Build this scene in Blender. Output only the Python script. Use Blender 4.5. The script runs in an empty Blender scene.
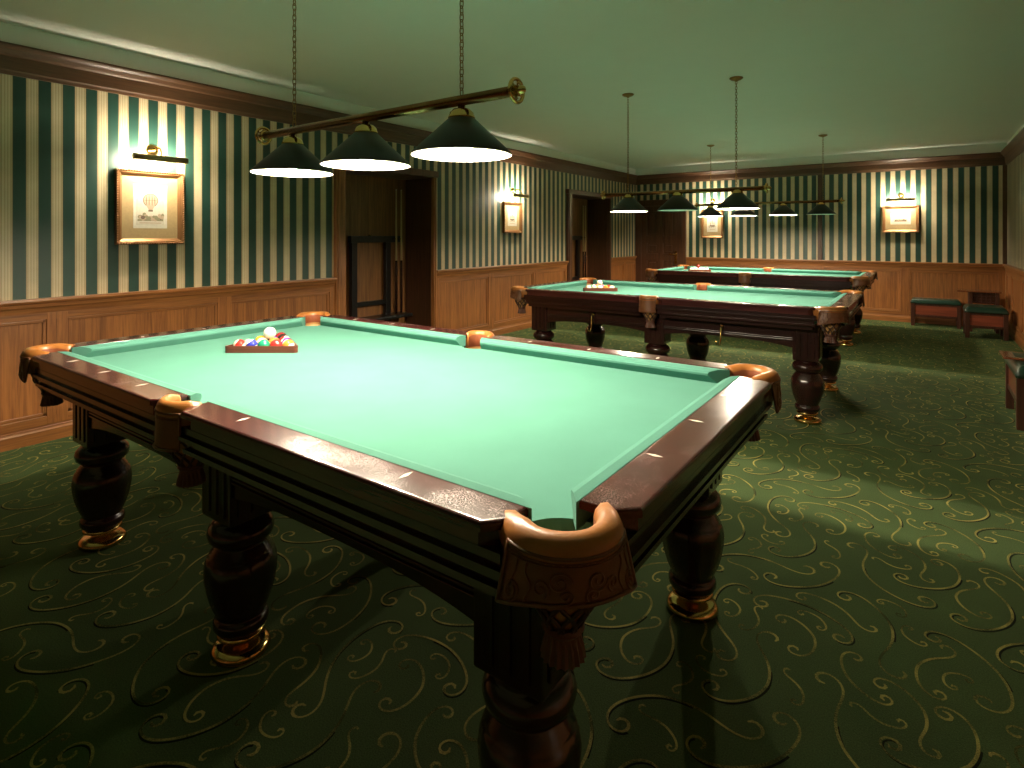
import bpy, bmesh, math, random
from mathutils import Vector, Matrix
R = math.radians
PI = math.pi
SC = bpy.context.scene
COL = SC.collection
random.seed(7)

# ------------------------------------------------------------------ room constants
XL, XR, YB, YF, ZC = -4.70, 1.0, 10.88, -2.3, 2.69
Z_RAIL, Z_C0, Z_C1 = 0.94, 2.365, 2.55

# ------------------------------------------------------------------ materials
def new_mat(name):
    m = bpy.data.materials.new(name); m.use_nodes = True
    nt = m.node_tree
    return m, nt, nt.nodes['Principled BSDF']
def N(nt, t, **kw):
    n = nt.nodes.new(t)
    for k, v in kw.items(): setattr(n, k, v)
    return n
def setin(n, **kw):
    for k, v in kw.items(): n.inputs[k.replace('_', ' ')].default_value = v
def plain(name, col, rough=.5, metal=0, spec=.5, coat=0, bump=0, bscale=60, mix=.25):
    m, nt, b = new_mat(name)
    b.inputs['Base Color'].default_value = (*col, 1); b.inputs['Roughness'].default_value = rough
    b.inputs['Metallic'].default_value = metal; b.inputs['Specular IOR Level'].default_value = spec
    b.inputs['Coat Weight'].default_value = coat; b.inputs['Coat Roughness'].default_value = .12
    tc = N(nt, 'ShaderNodeTexCoord')
    no = N(nt, 'ShaderNodeTexNoise'); setin(no, Scale=bscale, Detail=3.0)
    nt.links.new(tc.outputs['Object'], no.inputs['Vector'])
    mx = N(nt, 'ShaderNodeMixRGB', blend_type='MULTIPLY'); mx.inputs[0].default_value = mix
    mx.inputs[1].default_value = (*col, 1)
    nt.links.new(no.outputs['Fac'], mx.inputs[2]); nt.links.new(mx.outputs[0], b.inputs['Base Color'])
    if bump:
        bp = N(nt, 'ShaderNodeBump'); setin(bp, Strength=bump, Distance=.002)
        nt.links.new(no.outputs['Fac'], bp.inputs['Height']); nt.links.new(bp.outputs[0], b.inputs['Normal'])
    return m
def emit(name, col, s):
    m, nt, b = new_mat(name)
    b.inputs['Base Color'].default_value = (*col, 1)
    b.inputs['Emission Color'].default_value = (*col, 1); b.inputs['Emission Strength'].default_value = s
    return m
def wood(name, c1, c2, rough=.4, axis='Z', scale=1.0, coat=0., spec=.5):
    """straight grain along one axis"""
    m, nt, b = new_mat(name)
    tc = N(nt, 'ShaderNodeTexCoord'); mp = N(nt, 'ShaderNodeMapping')
    s = {'X': (1.6, 34, 34), 'Y': (34, 1.6, 34), 'Z': (34, 34, 1.6)}[axis]
    mp.inputs['Scale'].default_value = [v * scale for v in s]
    nt.links.new(tc.outputs['Object'], mp.inputs['Vector'])
    n1 = N(nt, 'ShaderNodeTexNoise'); setin(n1, Scale=1.0, Detail=6.0, Roughness=.65, Distortion=.6)
    n2 = N(nt, 'ShaderNodeTexNoise'); setin(n2, Scale=4.5, Detail=3.0)
    nt.links.new(mp.outputs[0], n1.inputs['Vector']); nt.links.new(mp.outputs[0], n2.inputs['Vector'])
    ad = N(nt, 'ShaderNodeMath', operation='MULTIPLY_ADD'); ad.inputs[1].default_value = .35
    nt.links.new(n2.outputs['Fac'], ad.inputs[0]); nt.links.new(n1.outputs['Fac'], ad.inputs[2])
    cr = N(nt, 'ShaderNodeValToRGB')
    cr.color_ramp.elements[0].position = .42; cr.color_ramp.elements[0].color = (*c1, 1)
    cr.color_ramp.elements[1].position = .85; cr.color_ramp.elements[1].color = (*c2, 1)
    nt.links.new(ad.outputs[0], cr.inputs[0]); nt.links.new(cr.outputs[0], b.inputs['Base Color'])
    bp = N(nt, 'ShaderNodeBump'); setin(bp, Strength=.12, Distance=.002)
    nt.links.new(n1.outputs['Fac'], bp.inputs['Height']); nt.links.new(bp.outputs[0], b.inputs['Normal'])
    setin(b, Roughness=rough); b.inputs['Coat Weight'].default_value = coat; b.inputs['Coat Roughness'].default_value = .1
    b.inputs['Specular IOR Level'].default_value = spec
    return m
def felt(name, c):
    m, nt, b = new_mat(name)
    tc = N(nt, 'ShaderNodeTexCoord')
    n1 = N(nt, 'ShaderNodeTexNoise'); setin(n1, Scale=420.0, Detail=2.0)
    n2 = N(nt, 'ShaderNodeTexNoise'); setin(n2, Scale=6.0, Detail=4.0)
    for n in (n1, n2): nt.links.new(tc.outputs['Object'], n.inputs['Vector'])
    ad = N(nt, 'ShaderNodeMath', operation='ADD'); nt.links.new(n1.outputs['Fac'], ad.inputs[0]); nt.links.new(n2.outputs['Fac'], ad.inputs[1])
    cr = N(nt, 'ShaderNodeValToRGB')
    cr.color_ramp.elements[0].position = .6; cr.color_ramp.elements[0].color = (*[v * .95 for v in c], 1)
    cr.color_ramp.elements[1].position = 1.0; cr.color_ramp.elements[1].color = (*[min(1, v * 1.04) for v in c], 1)
    mul = N(nt, 'ShaderNodeMath', operation='MULTIPLY'); mul.inputs[1].default_value = .8
    nt.links.new(ad.outputs[0], mul.inputs[0]); nt.links.new(mul.outputs[0], cr.inputs[0])
    nt.links.new(cr.outputs[0], b.inputs['Base Color'])
    setin(b, Roughness=.95); b.inputs['Specular IOR Level'].default_value = .1
    b.inputs['Sheen Weight'].default_value = .08; b.inputs['Sheen Tint'].default_value = (.5, 1, .75, 1)
    bp = N(nt, 'ShaderNodeBump'); setin(bp, Strength=.25, Distance=.001)
    nt.links.new(n1.outputs['Fac'], bp.inputs['Height']); nt.links.new(bp.outputs[0], b.inputs['Normal'])
    return m
def wallpaper(name, axis, start, period=.131):
    """cream and green vertical stripes; cream runs from start for half a period"""
    m, nt, b = new_mat(name)
    tc = N(nt, 'ShaderNodeTexCoord'); sx = N(nt, 'ShaderNodeSeparateXYZ')
    nt.links.new(tc.outputs['Object'], sx.inputs[0])
    def M(op, a, bb=None, c=None):
        n = N(nt, 'ShaderNodeMath', operation=op)
        for i, v in enumerate((a, bb, c)):
            if v is None: continue
            if isinstance(v, (int, float)): n.inputs[i].default_value = v
            else: nt.links.new(v, n.inputs[i])
        return n.outputs[0]
    u = M('FRACT', M('DIVIDE', M('SUBTRACT', sx.outputs[axis], start), period))
    cr = N(nt, 'ShaderNodeValToRGB'); cr.color_ramp.interpolation = 'CONSTANT'
    cream, light, line, green, gedge = (.62, .49, .285), (.72, .60, .38), (.27, .16, .075), (.018, .062, .045), (.03, .085, .06)
    st = [(0, line), (.018, cream), (.075, line), (.087, light), (.17, cream), (.2, line), (.208, light), (.30, line), (.308, cream), (.335, light),
          (.415, line), (.427, cream), (.482, line), (.5, green), (.53, gedge), (.545, green), (.955, gedge), (.97, green)]
    els = cr.color_ramp.elements
    els[0].position, els[0].color = st[0][0], (*st[0][1], 1)
    els[1].position, els[1].color = st[1][0], (*st[1][1], 1)
    for p, c in st[2:]:
        e = els.new(p); e.color = (*c, 1)
    nt.links.new(u, cr.inputs[0])
    no = N(nt, 'ShaderNodeTexNoise'); setin(no, Scale=9.0, Detail=5.0); nt.links.new(tc.outputs['Object'], no.inputs['Vector'])
    mx = N(nt, 'ShaderNodeMixRGB', blend_type='MULTIPLY'); mx.inputs[0].default_value = .3
    nt.links.new(cr.outputs[0], mx.inputs[1]); nt.links.new(no.outputs['Fac'], mx.inputs[2])
    nt.links.new(mx.outputs[0], b.inputs['Base Color'])
    setin(b, Roughness=.42); b.inputs['Specular IOR Level'].default_value = .55
    return m
def pile(name, c1, c2, rough=1.0, patch=3.0, wt=.5, lo=.5, hi=1.0):
    m, nt, b = new_mat(name)
    tc = N(nt, 'ShaderNodeTexCoord')
    n1 = N(nt, 'ShaderNodeTexNoise'); setin(n1, Scale=260.0, Detail=3.0)
    n2 = N(nt, 'ShaderNodeTexNoise'); setin(n2, Scale=patch, Detail=5.0 if patch < 4 else 1.0)
    for n in (n1, n2): nt.links.new(tc.outputs['Object'], n.inputs['Vector'])
    ad = N(nt, 'ShaderNodeMath', operation='MULTIPLY_ADD'); ad.inputs[1].default_value = wt
    nt.links.new(n2.outputs['Fac'], ad.inputs[0]); nt.links.new(n1.outputs['Fac'], ad.inputs[2])
    cr = N(nt, 'ShaderNodeValToRGB')
    cr.color_ramp.elements[0].position = 0; cr.color_ramp.elements[0].color = (*c1, 1)
    cr.color_ramp.elements[1].position = 1.0; cr.color_ramp.elements[1].color = (*c2, 1)
    mr = N(nt, 'ShaderNodeMapRange'); setin(mr, From_Min=lo, From_Max=hi); nt.links.new(ad.outputs[0], mr.inputs['Value'])
    nt.links.new(mr.outputs[0], cr.inputs[0]); nt.links.new(cr.outputs[0], b.inputs['Base Color'])
    setin(b, Roughness=rough); b.inputs['Specular IOR Level'].default_value = .1
    bp = N(nt, 'ShaderNodeBump'); setin(bp, Strength=.6, Distance=.004)
    nt.links.new(n1.outputs['Fac'], bp.inputs['Height']); nt.links.new(bp.outputs[0], b.inputs['Normal'])
    return m
def mahogany(name, dust=False, c1=(.007, .0025, .0022), c2=(.030, .009, .0075), axis='X'):
    m = wood(name, c1, c2, rough=.22, axis=axis, scale=.7, coat=.35)
    if dust:
        nt = m.node_tree; b = nt.nodes['Principled BSDF']
        src = b.inputs['Base Color'].links[0].from_socket
        tc = N(nt, 'ShaderNodeTexCoord')
        n1 = N(nt, 'ShaderNodeTexNoise'); setin(n1, Scale=330.0, Detail=3.0, Roughness=.8)
        n2 = N(nt, 'ShaderNodeTexNoise'); setin(n2, Scale=5.0, Detail=4.0)
        for n in (n1, n2): nt.links.new(tc.outputs['Object'], n.inputs['Vector'])
        mu = N(nt, 'ShaderNodeMath', operation='MULTIPLY'); nt.links.new(n1.outputs['Fac'], mu.inputs[0]); nt.links.new(n2.outputs['Fac'], mu.inputs[1])
        cr = N(nt, 'ShaderNodeValToRGB'); cr.color_ramp.elements[0].position = .30; cr.color_ramp.elements[1].position = .48
        nt.links.new(mu.outputs[0], cr.inputs[0])
        ge = N(nt, 'ShaderNodeNewGeometry'); sz = N(nt, 'ShaderNodeSeparateXYZ'); nt.links.new(ge.outputs['True Normal'], sz.inputs[0])
        up = N(nt, 'ShaderNodeMath', operation='GREATER_THAN'); up.inputs[1].default_value = .8; nt.links.new(sz.outputs['Z'], up.inputs[0])
        dm = N(nt, 'ShaderNodeMath', operation='MULTIPLY'); nt.links.new(cr.outputs[0], dm.inputs[0]); nt.links.new(up.outputs[0], dm.inputs[1])
        mx = N(nt, 'ShaderNodeMixRGB'); nt.links.new(dm.outputs[0], mx.inputs[0]); nt.links.new(src, mx.inputs[1]); mx.inputs[2].default_value = (.30, .22, .20, 1)
        nt.links.new(mx.outputs[0], b.inputs['Base Color'])
        ml = N(nt, 'ShaderNodeMath', operation='MULTIPLY_ADD'); ml.inputs[1].default_value = .5; ml.inputs[2].default_value = .2
        nt.links.new(dm.outputs[0], ml.inputs[0]); nt.links.new(ml.outputs[0], b.inputs['Roughness'])
    return m
LAMP = (1.0, .86, .64)
M = dict(
    felt=felt('green_felt', (.082, .232, .182)),
    rail=mahogany('rail_mahogany', True, (.022, .006, .006), (.085, .022, .019)),
    mahog=mahogany('dark_mahogany', axis='X'),
    leg=mahogany('leg_mahogany', axis='Z'),
    sight=plain('pearl', (.85, .78, .66), .25),
    leather=plain('tan_leather', (.42, .155, .035), .35, spec=.6, bump=.25, bscale=90),
    liner=plain('red_leather_lining', (.26, .075, .03), .5),
    trough=plain('satin_brass', (.46, .34, .13), .38, metal=.55),
    bar=plain('copper_bar', (.32, .17, .07), .25, metal=1),
    flap=plain('brown_leather', (.17, .065, .026), .42, bump=.3, bscale=120),
    lining=plain('pocket_lining', (.50, .28, .10), .6),
    strand=plain('dark_leather_strand', (.05, .02, .014), .35),
    tassel=plain('tassel_leather', (.11, .042, .025), .5),
    brass=plain('brass', (.78, .52, .18), .16, metal=1),
    dbrass=plain('aged_brass', (.38, .22, .075), .28, metal=1),
    gold=plain('gilt', (.26, .125, .045), .4, metal=.6, bump=.3, bscale=70),
    shade_out=plain('shade_dark_green_enamel', (.018, .018, .013), .42),
    shade_in=plain('shade_white_enamel', (.88, .86, .8), .5),
    bulb=emit('lit_bulb', LAMP, 1),
    bulb_off=plain('unlit_bulb', (.75, .75, .7), .3),
    tube=emit('picture_tube', (1.0, .88, .68), 1),
    oak=wood('oak_panel', (.13, .045, .013), (.38, .142, .038), .38, 'Z', coat=.1),
    oak_x=wood('oak_rail_along_x', (.13, .045, .013), (.35, .135, .038), .34, 'X', coat=.15),
    oak_y=wood('oak_rail_along_y', (.13, .045, .013), (.35, .135, .038), .34, 'Y', coat=.15),
    crown_x=wood('crown_along_x', (.06, .027, .013), (.13, .06, .028), .4, 'X'),
    crown_y=wood('crown_along_y', (.06, .027, .013), (.13, .06, .028), .4, 'Y'),
    dkdoor=wood('dark_door_wood', (.042, .016, .008), (.11, .044, .02), .32, 'Z', coat=.1),
    niche=wood('niche_wood', (.09, .036, .012), (.27, .115, .035), .4, 'Z'),
    black=plain('black_lacquer', (.008, .007, .007), .3),
    cue_l=wood('maple_shaft', (.42, .30, .14), (.55, .42, .22), .3, 'Z'),
    cue_d=plain('cue_butt', (.03, .012, .008), .25),
    plaster=plain('ceiling_plaster', (.90, .91, .82), .85, bscale=4, mix=.04),
    frieze=plain('frieze_plaster', (.90, .91, .82), .8, bscale=4, mix=.04),
    carpet=pile('green_carpet', (.043, .068, .026), (.088, .136, .050)),
    scroll=pile('gold_scroll', (.050, .060, .020), (.40, .335, .10), patch=8.0, wt=1.6, lo=1.0, hi=1.55),
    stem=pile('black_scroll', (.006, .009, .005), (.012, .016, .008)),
    green_leather=plain('green_leather', (.010, .036, .022), .3, spec=.6, coat=.2),
    redwood=wood('red_brown_wood', (.10, .022, .012), (.26, .06, .028), .28, 'X', coat=.3),
    darkwood=wood('stool_dark_wood', (.025, .009, .006), (.075, .026, .015), .28, 'Z', coat=.3),
    mat_gold=plain('gold_mount', (.36, .25, .11), .6),
    mat_white=plain('cream_mount', (.56, .51, .40), .7),
    paper=plain('print_paper', (.50, .45, .35), .8),
    ink=plain('sepia_ink', (.13, .085, .055), .8),
    ink2=plain('pale_sepia_ink', (.36, .27, .18), .8, bscale=400),
    ink3=plain('green_brown_ink', (.20, .18, .10), .8, bscale=300),
)
M['rackwood'] = wood('rack_wood', (.05, .012, .008), (.14, .034, .018), .4, 'X')
M['tray'] = wood('tray_wood', (.10, .03, .012), (.22, .075, .03), .12, 'Y', coat=.8)
BULB_W, TUBE_W = 2450.0, 820.0
for k, w in (('bulb', BULB_W), ('tube', TUBE_W)):
    M[k].node_tree.nodes['Principled BSDF'].inputs['Emission Strength'].default_value = w

# ------------------------------------------------------------------ mesh building
class MB:
    def __init__(s): s.v = []; s.f = []; s.m = []; s.sm = []
    def add(s, vs, fs, mi=0, smooth=False):
        o = len(s.v); s.v += [tuple(v) for v in vs]
        for f in fs: s.f.append(tuple(i + o for i in f)); s.m.append(mi); s.sm.append(smooth)
        return s
    def box(s, x0, x1, y0, y1, z0, z1, mi=0, bev=0):
        bm = bmesh.new()
        bmesh.ops.create_cube(bm, size=1, matrix=Matrix.Translation(((x0+x1)/2, (y0+y1)/2, (z0+z1)/2)) @ Matrix.Diagonal((abs(x1-x0), abs(y1-y0), abs(z1-z0), 1)))
        if bev: bmesh.ops.bevel(bm, geom=bm.edges[:], offset=bev, segments=2, affect='EDGES', profile=.6)
        return s.bm(bm, mi)
    def bm(s, bm, mi=0, smooth=False, mat=None):
        bm.verts.index_update()
        vs = [(mat @ v.co) if mat else v.co.copy() for v in bm.verts]
        fs = [[v.index for v in f.verts] for f in bm.faces]
        bm.free(); return s.add(vs, fs, mi, smooth)
    def lathe(s, prof, c=(0, 0, 0), seg=32, mi=0, axis='Z', mod=None, smooth=True):
        """profile of (r, z), closed to the axis by caps"""
        vs = []; n = len(prof)
        for i in range(seg):
            a = 2*PI*i/seg
            for r, z in prof:
                rr = r*(mod(a, z) if mod else 1)
                p = (rr*math.cos(a), rr*math.sin(a), z)
                if axis == 'X': p = (p[2], p[0], p[1])
                if axis == 'Y': p = (p[0], p[2], p[1])
                vs.append((p[0]+c[0], p[1]+c[1], p[2]+c[2]))
        fs = []
        for i in range(seg):
            j = (i+1) % seg
            for k in range(n-1): fs.append((i*n+k, j*n+k, j*n+k+1, i*n+k+1))
        s.add(vs, fs, mi, smooth)
        o = len(s.v)-len(vs)
        for k in (0, n-1):
            if prof[k][0] > 1e-5: s.f.append(tuple(o+i*n+k for i in range(seg))); s.m.append(mi); s.sm.append(False)
        return s
    def tube(s, pts, r, seg=8, mi=0, closed=False, rf=None):
        pts = [Vector(p) for p in pts]; n = len(pts); vs = []
        up = Vector((0, 0, 1)); prev = None
        for i, p in enumerate(pts):
            t = (pts[(i+1) % n]-pts[i-1]) if closed else (pts[min(i+1, n-1)]-pts[max(i-1, 0)])
            t.normalize()
            a = prev - t*prev.dot(t) if prev is not None else (up.cross(t) if abs(t.z) < .95 else Vector((1, 0, 0)).cross(t))
            a.normalize(); b = t.cross(a); prev = a
            rr = rf(i/(n-1)) if rf else r
            for k in range(seg):
                an = 2*PI*k/seg; vs.append(p + a*(rr*math.cos(an)) + b*(rr*math.sin(an)))
        fs = []
        for i in range(n if closed else n-1):
            j = (i+1) % n
            for k in range(seg):
                l = (k+1) % seg; fs.append((i*seg+k, i*seg+l, j*seg+l, j*seg+k))
        if not closed: fs += [tuple(range(seg)), tuple((n-1)*seg+k for k in range(seg))]
        return s.add(vs, fs, mi, True)
    def prism(s, poly, z0, z1, mi=0, bev=0, axis='Z'):
        """2-D polygon extruded z0..z1; axis X: poly=(y,z); axis Y: poly=(x,z)"""
        n = len(poly)
        def P(p, h): return {'Z': (p[0], p[1], h), 'X': (h, p[0], p[1]), 'Y': (p[0], h, p[1])}[axis]
        vs = [P(p, z0) for p in poly]+[P(p, z1) for p in poly]
        fs = [tuple(range(n)), tuple(range(n, 2*n))]+[(i, (i+1) % n, n+(i+1) % n, n+i) for i in range(n)]
        return s.add(vs, fs, mi)
    def sphere(s, c, r, seg=24, ring=14, mi=0, sc=(1, 1, 1)):
        bm = bmesh.new(); bmesh.ops.create_uvsphere(bm, u_segments=seg, v_segments=ring, radius=r)
        return s.bm(bm, mi, True, Matrix.Translation(c) @ Matrix.Diagonal((*sc, 1)))
    def build(s, name, mats, parent=None, loc=None, recalc=True):
        me = bpy.data.meshes.new(name); me.from_pydata(s.v, [], s.f)
        for m in (mats if isinstance(mats, (list, tuple)) else [mats]): me.materials.append(M[m] if isinstance(m, str) else m)
        for p, mi, sm in zip(me.polygons, s.m, s.sm): p.material_index = mi; p.use_smooth = sm
        if recalc:
            bm = bmesh.new(); bm.from_mesh(me); bmesh.ops.recalc_face_normals(bm, faces=bm.faces[:]); bm.to_mesh(me); bm.free()
        me.update()
        o = bpy.data.objects.new(name, me); COL.objects.link(o)
        if parent: o.parent = parent
        if loc: o.location = loc
        return o
def tag(o, label=None, cat=None, group=None, kind=None):
    for k, v in (('label', label), ('category', cat), ('group', group), ('kind', kind)):
        if v: o[k] = v
    return o
def thing(name, label, cat, loc=(0, 0, 0), rz=0, group=None):
    o = bpy.data.objects.new(name, None); COL.objects.link(o); o.empty_display_size = .1
    o.location = loc; o.rotation_euler = (0, 0, rz)
    return tag(o, label, cat, group)
def kids(o): return [c for c in bpy.data.objects if c.parent == o]
def copy_tree(o, parent=None):
    c = o.copy(); COL.objects.link(c)
    if parent: c.parent = parent
    for ch in kids(o): copy_tree(ch, c)
    return c
def struct(mb, name, mats, parent=None):
    o = mb.build(name, mats, parent)
    if not parent: o['kind'] = 'structure'
    return o
def wall_map(side):
    return {'left': lambda s, z, d: (XL+d, s, z), 'right': lambda s, z, d: (XR-d, s, z),
            'back': lambda s, z, d: (s, YB-d, z), 'front': lambda s, z, d: (s, YF+d, z)}[side]
def wbox(mb, side, s0, s1, z0, z1, d0, d1, mi=0, bev=0):
    f = wall_map(side); a = f(s0, z0, d0); b = f(s1, z1, d1)
    return mb.box(min(a[0], b[0]), max(a[0], b[0]), min(a[1], b[1]), max(a[1], b[1]), z0, z1, mi, bev)
def wprof(mb, side, prof, s0, s1, mi=0):
    """profile of (d, z) run along a wall from s0 to s1"""
    f = wall_map(side); n = len(prof)
    vs = [f(s0, z, d) for d, z in prof]+[f(s1, z, d) for d, z in prof]
    return mb.add(vs, [tuple(range(n)), tuple(range(n, 2*n))]+[(i, (i+1) % n, n+(i+1) % n, n+i) for i in range(n)], mi)

# ------------------------------------------------------------------ floor: carpet with woven scrolls
def scroll_path(n, L, kmid, ka, kb):
    def kap(u):
        a = max(0, 1-u/.34); b = max(0, (u-.66)/.34)
        return kmid+ka*a**1.6+kb*b**1.6
    out = []
    h0 = 0; mid = n//2; ds = L/n
    P = {mid: (0., 0.)}; x = y = 0.; h = 0.
    for i in range(mid, n):
        h += kap((i+.5)/n)*ds; x += math.cos(h)*ds; y += math.sin(h)*ds; P[i+1] = (x, y)
    x = y = 0.; h = 0.
    for i in range(mid, 0, -1):
        h -= kap((i-.5)/n)*ds; x -= math.cos(h)*ds; y -= math.sin(h)*ds; P[i-1] = (x, y)
    return [P[i] for i in range(n+1)]
def build_floor():
    T = .92; rnd = random.Random(21)
    cells = {}
    def free(pts, d):
        for p in pts:
            cx, cy = int((p[0] % T)/.046), int((p[1] % T)/.046)
            for ax in (-1, 0, 1):
                for ay in (-1, 0, 1):
                    for q in cells.get(((cx+ax) % 20, (cy+ay) % 20), ()):
                        dx = abs(p[0]-q[0]) % T; dx = min(dx, T-dx); dy = abs(p[1]-q[1]) % T; dy = min(dy, T-dy)
                        if dx*dx+dy*dy < d*d: return False
        return True
    def put(pts):
        for p in pts: cells.setdefault((int((p[0] % T)/.046), int((p[1] % T)/.046)), []).append(p)
    strokes = []
    for size, count, tries in ((1., 14, 900), (.62, 16, 1200), (.34, 26, 2400)):
        done = 0
        for t in range(tries):
            if done >= count: break
            L = (.62+.16*rnd.random())*size
            sg = rnd.choice((-1, 1)); s2 = rnd.choice((-1, -1, 1))
            n = int(54*size**.6)
            P = scroll_path(n, L, sg*(3.2+2.5*rnd.random())/size, sg*(52+18*rnd.random())/size**.75, s2*sg*(52+18*rnd.random())/size**.75)
            a = rnd.random()*2*PI; ox, oy = rnd.random()*T, rnd.random()*T
            Q = [(ox+p[0]*math.cos(a)-p[1]*math.sin(a), oy+p[0]*math.sin(a)+p[1]*math.cos(a)) for p in P]
            core = Q[n//8:-n//8]
            if free(core[::2], .036 if size == 1 else .027):
                put(Q); done += 1
                strokes.append((Q, .0042 if size > .5 else .0036, size))
    V = []; F = []; MI = []
    V += [(XL-.5, YF-.1, 0), (XR+.1, YF-.1, 0), (XR+.1, YB+.1, 0), (XL-.5, YB+.1, 0)]; F.append((0, 1, 2, 3)); MI.append(0)
    def ribbon(Q, w, z, mi, a=0., b=1.):
        n = len(Q); o = len(V); i0 = int(a*(n-1)); i1 = int(b*(n-1)); c = 0
        for i in range(i0, i1+1):
            p = Q[i]; q0 = Q[max(i-1, 0)]; q1 = Q[min(i+1, n-1)]
            tx, ty = q1[0]-q0[0], q1[1]-q0[1]; l = math.hypot(tx, ty) or 1
            u = i/(n-1); ww = w*(.62+.38*math.sin(PI*u))*(1.0 if 0 < i < n-1 else .6)
            if u < .10 or u > .90: ww = w*1.15*(1 if 0 < i < n-1 else .5)
            V.append((p[0]-ty/l*ww, p[1]+tx/l*ww, z)); V.append((p[0]+ty/l*ww, p[1]-tx/l*ww, z)); c += 1
        for k in range(c-1): F.append((o+2*k, o+2*k+1, o+2*k+3, o+2*k+2)); MI.append(mi)
    x0t, y0t = -4.9, -.6
    for ix in range(int((XR-x0t)/T)+2):
        for iy in range(int((YB-y0t)/T)+2):
            bx, by = x0t+ix*T, y0t+iy*T
            for Q, w, size in strokes:
                cx, cy = Q[len(Q)//2]
                if not (XL < bx+cx < XR and cy+by < YB-.05): continue
                W = [(bx+x, by+y) for x, y in Q]
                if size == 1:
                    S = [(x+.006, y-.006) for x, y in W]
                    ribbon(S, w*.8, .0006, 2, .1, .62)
                ribbon(W, w, .0012, 1)
    me = bpy.data.meshes.new('floor'); me.from_pydata(V, [], F)
    for k in ('carpet', 'scroll', 'stem'): me.materials.append(M[k])
    me.polygons.foreach_set('material_index', MI); me.update()
    o = bpy.data.objects.new('floor', me); COL.objects.link(o); o['kind'] = 'structure'
build_floor()

# ------------------------------------------------------------------ walls and ceiling
N1, N2 = (3.69, 4.95), (8.22, 9.62)            # the two recesses in the left wall
ZT = 2.03
M['paper_y'] = wallpaper('wallpaper_striped_y', 1, 1.195-.131*40)
M['paper_yr'] = wallpaper('wallpaper_striped_right', 1, .02-.131*40)
M['paper_x'] = wallpaper('wallpaper_striped_x', 0, -1.06-.131*40)
c = MB().box(XL-.6, XR+.15, YF-.15, YB+.15, ZC, ZC+.1); struct(c, 'ceiling', 'plaster')
w = MB()
for a, b in ((YF, N1[0]), (N1[1], N2[0]), (N2[1], YB)): w.box(XL-.05, XL, a, b, 0, Z_C1)
for a, b in (N1, N2): w.box(XL-.05, XL, a, b, ZT, Z_C1)
w.box(XL-.05, XL-.0, YF, YB, Z_C1, ZC, 1)
struct(w, 'wall_left', ['paper_y', 'frieze'])
w = MB().box(XL-.6, XR+.05, YB, YB+.05, 0, Z_C1).box(XL-.6, XR+.05, YB, YB+.05, Z_C1, ZC, 1); struct(w, 'wall_back', ['paper_x', 'frieze'])
w = MB().box(XR, XR+.05, YF, YB, 0, Z_C1).box(XR, XR+.05, YF, YB, Z_C1, ZC, 1); struct(w, 'wall_right', ['paper_yr', 'frieze'])
w = MB().box(XL-.6, XR+.05, YF-.05, YF, 0, Z_C1).box(XL-.6, XR+.05, YF-.05, YF, Z_C1, ZC, 1); struct(w, 'wall_front', ['paper_x', 'frieze'])
# recess interiors
tn = [0]
def trim(mb, mats):
    tn[0] += 1; return struct(mb, 'trim_%d' % tn[0], mats)
XN = XL-.42
for a, b in (N1, N2):
    t = MB()
    t.box(XN-.04, XN, a-.05, b+.05, 0, ZT+.05, 0)                 # back boards
    t.box(XN, XL-.0, a-.05, a, 0, ZT+.05, 1).box(XN, XL-.0, b, b+.05, 0, ZT+.05, 1)   # reveals
    t.box(XN, XL, a, b, ZT-.004, ZT+.05, 1).box(XN, XL+.001, a-.01, a+.004, 0, ZT, 1).box(XN, XL+.001, b-.004, b+.01, 0, ZT, 1)
    t.box(XN, XN+.012, a, b, .0, .12, 1)
    trim(t, ['niche', 'dkdoor'])
    t = MB()                                                      # casing round the opening
    for s0, s1 in ((a-.12, a), (b, b+.05)):
        wbox(t, 'left', s0, s1, 0, ZT+.055, 0, .045, 0, .006)
        wbox(t, 'left', s0+.02, s1-.015, .14, ZT, .045, .055, 0, .003)
    wbox(t, 'left', a-.14, b+.07, ZT, ZT+.075, 0, .06, 1, .006)
    trim(t, ['oak' if a < 6 else 'dkdoor', 'dkdoor'])
# crown mouldings
CR = [(0, Z_C0), (.014, Z_C0), (.018, Z_C0+.02), (.024, Z_C0+.03), (.03, Z_C0+.115), (.045, Z_C0+.125), (.06, Z_C0+.15), (.075, Z_C0+.165), (.08, Z_C0+.172), (.08, Z_C1), (0, Z_C1)]
for side, s0, s1, m in (('left', YF, YB, 'crown_y'), ('back', XL, XR, 'crown_x'), ('right', YF, YB, 'crown_y'), ('front', XL, XR, 'crown_x')):
    trim(wprof(MB(), side, CR, s0, s1), [m])
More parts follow.
